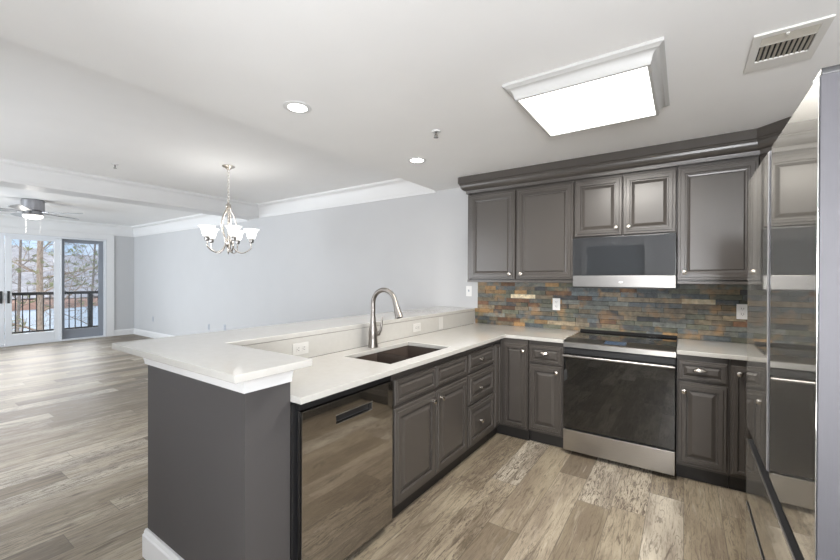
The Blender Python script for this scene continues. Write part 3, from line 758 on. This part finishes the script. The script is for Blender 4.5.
outlet('blank_plate', 'white blank plate on the upstand nearest the slate tiles', (-.611, -.742, .982), rp, kind='blank', m='whiteq', cat='plate')
outlet('outlet', 'grey outlet on the living room wall nearest the patio doors', (-8.885, -.0005, .437), m='greyplate')
outlet('outlet', 'left of two low wall outlets just above the bar top', (-6.36, -.0005, .44), m='greyplate')
outlet('outlet', 'right of two low wall outlets just above the bar top', (-5.78, -.0005, .47), m='greyplate')

# ------------------------------------------------------------------ ceiling things
# fluorescent box
t = thing('ceiling_light', 'large lit rectangular ceiling light with white moulded frame', 'ceiling light', (.862, -1.562, H1))
hx, hy = .366, .378
fp = [(0, 0), (0, -.014), (-.010, -.018), (-.016, -.022)]
for k in range(6):
    a = k / 5 * math.pi / 2
    fp.append((-.018 - .030 * math.sin(a), -.024 - .040 * (1 - math.cos(a))))
fp += [(-.052, -.070), (-.052, -.078), (-.066, -.078), (-.066, 0)]
MB().sweep([(-hx, -hy, -.0005), (hx, -hy, -.0005), (hx, hy, -.0005), (-hx, hy, -.0005)], fp, True).build('frame', M['fixframe'], t, smooth=30)
MB().box(-hx + .067, -hy + .067, -.076, hx - .067, hy - .067, -.071, .001).build('lens', M['lens'], t)
light('ceiling_light_glow', 'AREA', (.862, -1.562, H1 - .079), 25, WARM, shape='RECTANGLE', size=.58, size_y=.60)
def downlight(x, y, label):
    t = thing('recessed_light', label, 'ceiling light', (x, y, H1), group='recessed lights in the kitchen ceiling')
    MB().lathe([(.058, -.0005), (.082, -.0005), (.084, -.004), (.060, -.007), (.056, -.006)], (0, 0, 0), 32, ring=True).build('trim_ring', M['trim'], t)
    MB().lathe([(.056, -.001), (.056, -.005), (.001, -.0055)], (0, 0, 0), 24).build('lens', M['bulb'], t)
    light('downlight_beam', 'SPOT', (x, y, H1 - .03), 8, WARM, spot_size=R(125), spot_blend=.6, shadow_soft_size=.05)
downlight(-.636, -2.377, 'lit round recessed light above the wide bar end')
downlight(-.635, -1.111, 'lit round recessed light nearest the wall cabinets')
def sprinkler(loc, label):
    t = thing('sprinkler_head', label, 'sprinkler', loc, group='ceiling sprinkler heads')
    MB().lathe([(.030, -.0005), (.034, -.0005), (.030, -.008), (.012, -.010)], (0, 0, 0), 20).build('escutcheon', M['trim'], t)
    m = MB().lathe([(.007, -.0105), (.007, -.026), (.004, -.030), (.004, -.036)], (0, 0, 0), 12)
    m.tube([(-.007, 0, -.022), (-.013, 0, -.032), (-.004, 0, -.044)], .002, 6).tube([(.007, 0, -.022), (.013, 0, -.032), (.004, 0, -.044)], .002, 6)
    m.build('frame', M['nickeldark'], t)
    MB().lathe([(.004, -.044), (.017, -.045), (.017, -.047), (.002, -.048)], (0, 0, 0), 16).build('deflector', M['nickeldark'], t)
sprinkler((-.142, -1.584, H1), 'small sprinkler head on the kitchen ceiling beside the recessed light')
sprinkler((-3.851, -2.288, H2), 'small sprinkler head on the dining room ceiling left of the chandelier')
# return-air vent
t = thing('ceiling_vent', 'white ceiling air vent with dark louvres above the refrigerator', 'vent', (1.664, -1.560, H1))
vx, vy = .122, .177
MB().cells([-vx, -.090, .090, vx], [-vy, -.144, .080, vy], lambda x, y: not (abs(x) < .09 and -.144 < y < .080), -.011, -.0008, .003).build('frame', M['ceilvent'], t)
MB().box(-.092, -.146, -.0035, .092, .082, -.0012).build('cavity', M['ventdark'], t, smooth=0)
MB().box(-.090, -.078, -.0105, .090, -.068, -.0036, .001).build('cross_bar', M['ceilvent'], t)
for k in range(10):
    xx = -.084 + k * .0178
    MB().prism([(xx, -.0040), (xx + .0015, -.0036), (xx + .0085, -.0095), (xx + .007, -.0102)], 'Y', -.066, .079).build('louver', M['ventfilter'], t, smooth=0)
for k in range(7):
    yy = -.142 + k * .0092
    MB().prism([(yy, -.0040), (yy + .0025, -.0037), (yy + .0098, -.0098), (yy + .0085, -.0105)], 'X', -.089, .089).build('louver', M['ventfilter'], t, smooth=0)
MB().box(-.016, -.150, -.016, -.004, -.128, -.0106, .002).build('damper_lever', M['ceilvent'], t)

# chandelier
CX, CY = -2.885, -1.551
t = thing('chandelier', 'nickel five-arm chandelier with lit white bell shades over the dining area', 'chandelier', (CX, CY, H2))
MB().lathe([(.066, -.0005), (.066, -.008), (.058, -.016), (.030, -.026), (.012, -.032), (.010, -.045)], (0, 0, 0), 24).build('canopy', M['nickel'], t)
ch = MB()
zz = -.045; k = 0
while zz > -.40:
    pts = []
    for j in range(11):
        a = 2 * math.pi * j / 10; u_, v_ = .010 * math.cos(a), .020 * math.sin(a)
        pts.append((u_ if k % 2 else 0, 0 if k % 2 else u_, zz - .016 + v_))
    ch.tube(pts, .0028, 6, cap=False); zz -= .031; k += 1
ch.build('chain', M['nickel'], t)
MB().lathe([(.006, -.395), (.012, -.40), (.012, -.42), (.026, -.43), (.030, -.455), (.016, -.465), (.010, -.48), (.009, -.78), (.016, -.80), (.030, -.83), (.034, -.86), (.022, -.89), (.012, -.92), (.016, -.94), (.009, -.965), (.002, -.985)], (0, 0, 0), 20).build('stem', M['nickel'], t)
AR = .235
for i in range(5):
    a = 2 * math.pi * i / 5 + R(54.7)
    c, s = math.cos(a), math.sin(a)
    P = lambda r, z: (r * c, r * s, z)
    # long curved strap from hub down, then out and up to the shade
    pts = [P(.016, -.455), P(.030, -.50), P(.058, -.56), P(.078, -.64), P(.070, -.72), P(.046, -.79), P(.036, -.85), P(.050, -.905), P(.090, -.950), P(.140, -.965), P(.190, -.945), P(.232, -.905), P(AR - .006, -.868), P(AR, -.845)]
    sm = []
    for q in range(len(pts) - 1):
        p0, p1, p2, p3 = [Vector(pts[max(0, min(len(pts) - 1, q + j))]) for j in (-1, 0, 1, 2)]
        for u_ in (0, .33, .67):
            sm.append(.5 * ((2 * p1) + (p2 - p0) * u_ + (2 * p0 - 5 * p1 + 4 * p2 - p3) * u_ ** 2 + (3 * p1 - p0 - 3 * p2 + p3) * u_ ** 3))
    sm.append(Vector(pts[-1]))
    arm = MB().tube(sm, .0070, 8).build('arm', M['nickel'], t)
    MB().lathe([(.010, -.850), (.024, -.845), (.028, -.825), (.026, -.805), (.015, -.80)], P(AR, 0), 16).build('socket_cup', M['nickeldark'], arm)
    sh = MB().lathe([(.028, -.802), (.040, -.795), (.048, -.770), (.055, -.738), (.066, -.711), (.084, -.696), (.082, -.693), (.064, -.706), (.052, -.738), (.045, -.770), (.034, -.790), (.004, -.795)], P(AR, 0), 28).build('shade', M['shade'], arm)
    light('chandelier_bulb', 'POINT', (CX + AR * c, CY + AR * s, H2 - .66), .35, WARM, shadow_soft_size=.05)

# ceiling fan
t = thing('ceiling_fan', 'flush-mounted grey ceiling fan with lit glass bowl in the living room', 'ceiling fan', (-7.38, -2.28, H2))
MB().lathe([(.135, -.0005), (.140, -.012), (.140, -.170), (.128, -.178)], (0, 0, 0), 32).build('motor_housing', M['fanmetal'], t)
MB().lathe([(.110, -.1785), (.110, -.205), (.122, -.210), (.130, -.235), (.122, -.246)], (0, 0, 0), 32).build('switch_housing', M['fanmetal'], t)
MB().lathe([(.120, -.2465), (.124, -.262), (.108, -.288), (.070, -.304), (.002, -.310)], (0, 0, 0), 32).build('light_bowl', M['fanlight'], t)
for i in range(5):
    a = R(44 + 72 * i)
    rot = Matrix.Rotation(a, 4, 'Z') @ Matrix.Translation((0, 0, -.192)) @ Matrix.Rotation(R(12), 4, 'X')
    MB().box(.10, -.018, -.003, .22, .018, .003, .001).xf(rot).build('blade_iron', M['fanmetal'], t)
    m = MB(); pr = [(.18, .045), (.25, .058), (.45, .066), (.62, .070), (.68, .060), (.70, .03), (.70, -.03), (.68, -.060), (.62, -.070), (.45, -.066), (.25, -.058), (.18, -.045)]
    m.prism([(x_, y_) for x_, y_ in pr], 'Z', -.010, -.0035).xf(rot).build('blade', M['fanblade'], t, smooth=0)
for sx in (-1, 1):
    m = MB(); px_, py_ = sx * .118 * math.cos(R(34)), sx * .118 * math.sin(R(34))
    m.tube([(px_, py_, -.240), (px_, py_, -.50)], .0018, 6).lathe([(.002, -.50), (.007, -.51), (.007, -.525), (.002, -.53)], (px_, py_, 0), 10)
    m.build('pull_chain', M['white'], t)
light('fan_bulb', 'POINT', (-7.38, -2.28, H2 - .36), 4, WARM, shadow_soft_size=.10)

# ------------------------------------------------------------------ balcony and outdoors
struct(MB().box(-12.0, -6.5, -.22, XW - .165, 3.0, -.06).build('balcony_floor', M['deck'], smooth=0))
t = thing('balcony_railing', 'dark bronze balcony railing with thin balusters beyond the patio doors', 'railing', (-11.45, 0, -.06))
MB().box(-.035, -6.5, 1.035, .035, 3.0, 1.105, .004).build('top_rail', M['rail'], t)
MB().box(-.022, -6.5, .155, .022, 3.0, .195, .003).build('bottom_rail', M['rail'], t)
for y in (-6.4, -4.42, -2.44, -.46, 1.52, 2.9):
    MB().box(-.045, y - .045, .001, .045, y + .045, 1.034, .004).build('post', M['rail'], t, smooth=0)
y = -4.30; yl = []
while y < 1.4:
    if all(abs(y - p) > .07 for p in (-4.42, -2.44, -.46, 1.52)): yl.append(y)
    y += .118
for y in yl: MB().box(-.009, y - .009, .196, .009, y + .009, 1.034).build('baluster', M['rail'], t, smooth=0)

GZ = -5.0
struct(MB().box(-36, -60, GZ - 1, XW - .2, 60, GZ).build('ground_outside', M['snowground'], smooth=0))
struct(MB().box(-125, -160, GZ - 1.5, -36, 160, GZ - .6).build('lake_surface', M['water'], smooth=0))
bk = MB(); n = 60; rows_ = []
for i in range(n):
    y = -160 + i * 320 / (n - 1); wob = 4 * mnoise.noise(Vector((y * .05, 0, 0)))
    rows_.append([bk.bm.verts.new(q) for q in ((-113 + wob, y, GZ - .8), (-116 + wob, y, GZ + .9), (-135, y, GZ + 1.6), (-135, y, GZ - 2))])
for a, b in zip(rows_, rows_[1:]):
    for j in range(3): bk.bm.faces.new((a[j], a[j + 1], b[j + 1], b[j]))
struct(bk.build('far_bank', M['bank']))
hl = MB(); nx, ny = 40, 110; g = []
for i in range(ny):
    y = -260 + i * 520 / (ny - 1); rr = []
    for j in range(nx):
        u_ = j / (nx - 1); x = -122 - u_ * 200
        h_ = math.sin(u_ * math.pi / 2) * (15 + 9 * mnoise.noise(Vector((y * .016, 3.1, 0))) + 5 * mnoise.noise(Vector((y * .05, 1.7, u_ * 3)))) + 2.2 * abs(mnoise.noise(Vector((x * .21, y * .21, 0)))) + 3
        rr.append(hl.bm.verts.new((x, y, GZ + .5 + h_ * min(1, .25 + u_ * 6))))
    g.append(rr)
for a, b in zip(g, g[1:]):
    for j in range(nx - 1): hl.bm.faces.new((a[j], a[j + 1], b[j + 1], b[j]))
struct(hl.build('wooded_hills', M['hill'], smooth=0))

def tree(name, label, loc, height, r0, seed, bark, needles=False, spread=.5, levels=4, group=None):
    rn = random.Random(seed); t = thing(name, label, 'tree', loc, group=group)
    tr, br = MB(), MB(); tips = []
    def grow(p, d, ln, rad, lev):
        n = 5; pts = [p]; rads = [rad]; q = p.copy(); dd = d.copy()
        for i in range(n):
            dd = (dd + Vector((rn.uniform(-1, 1), rn.uniform(-1, 1), rn.uniform(-.4, .7))) * (.05 if lev == 0 else .16)).normalized()
            q = q + dd * ln / n; pts.append(q.copy()); rads.append(max(rad * (1 - .72 * (i + 1) / n), .007))
        (tr if lev == 0 else br).tube(pts, rads, 7 if lev == 0 else 4, cap=False)
        if lev >= levels: tips.append((pts[-1], dd)); return
        nb = (16 if needles else 11) if lev == 0 else (6 if lev == 1 else 4)
        for b in range(nb):
            u_ = (.22 if lev == 0 else .15) + (.78 if lev == 0 else .83) * (b + rn.random()) / nb
            k = min(int(u_ * n), n - 1); f = u_ * n - k
            s_ = pts[k].lerp(pts[min(k + 1, n)], min(f, 1)); az = rn.uniform(0, 2 * math.pi)
            side = Vector((math.cos(az), math.sin(az), 0)); side = (side - dd * side.dot(dd)).normalized()
            tilt = rn.uniform(.55, 1.1) if not needles else rn.uniform(1.0, 1.5)
            nd_ = (dd * math.cos(tilt) + side * math.sin(tilt)).normalized()
            frac = (spread * (1.15 - .75 * u_)) if lev == 0 else rn.uniform(.4, .62)
            grow(s_, nd_, ln * frac, rads[k] * (.34 if lev == 0 else .55), lev + 1)
    grow(Vector((0, 0, 0)), Vector((rn.uniform(-.03, .03), rn.uniform(-.03, .03), 1)), height, r0, 0)
    tr.build('trunk', M[bark], t, smooth=60)
    br.build('branches', M[bark], t, smooth=0)
    if needles:
        m = MB()
        for p, d in tips:
            for k in range(9):
                v = (d + Vector((rn.uniform(-1, 1), rn.uniform(-1, 1), rn.uniform(-.3, .9)))).normalized() * rn.uniform(.14, .26)
                w_ = Vector((rn.uniform(-1, 1), rn.uniform(-1, 1), rn.uniform(-1, 1))).normalized() * .018
                a, b, c, e_ = [m.bm.verts.new(q) for q in (p + w_, p + v * .7 + w_ * .9, p + v, p + v * .55 - w_)]
                m.bm.faces.new((a, b, c, e_))
        nd = m.build('needles', M['needle'], t, smooth=0); nd['kind'] = 'stuff'
    return t
def ray_y(u, X):   # world Y seen at image column u on the plane at X
    d = F2 + R3 * ((u - 420) / 385.86); return CAM.y + d.y * (X - CAM.x) / d.x
tree('pine_tree', 'tall pine tree with thin needles behind the white patio door', (-20, ray_y(41, -20), GZ), 14, .15, 11, 'pinebark', True, .17, 3)
tree('bare_tree', 'slender bare winter tree behind the grey patio door', (-27, ray_y(86, -27), GZ), 10.5, .10, 5, 'bark', False, .30, 4)
tree('bare_tree', 'bare winter tree at the left part of the white patio door', (-31, ray_y(16, -31), GZ), 12.5, .11, 21, 'bark', False, .28, 4)
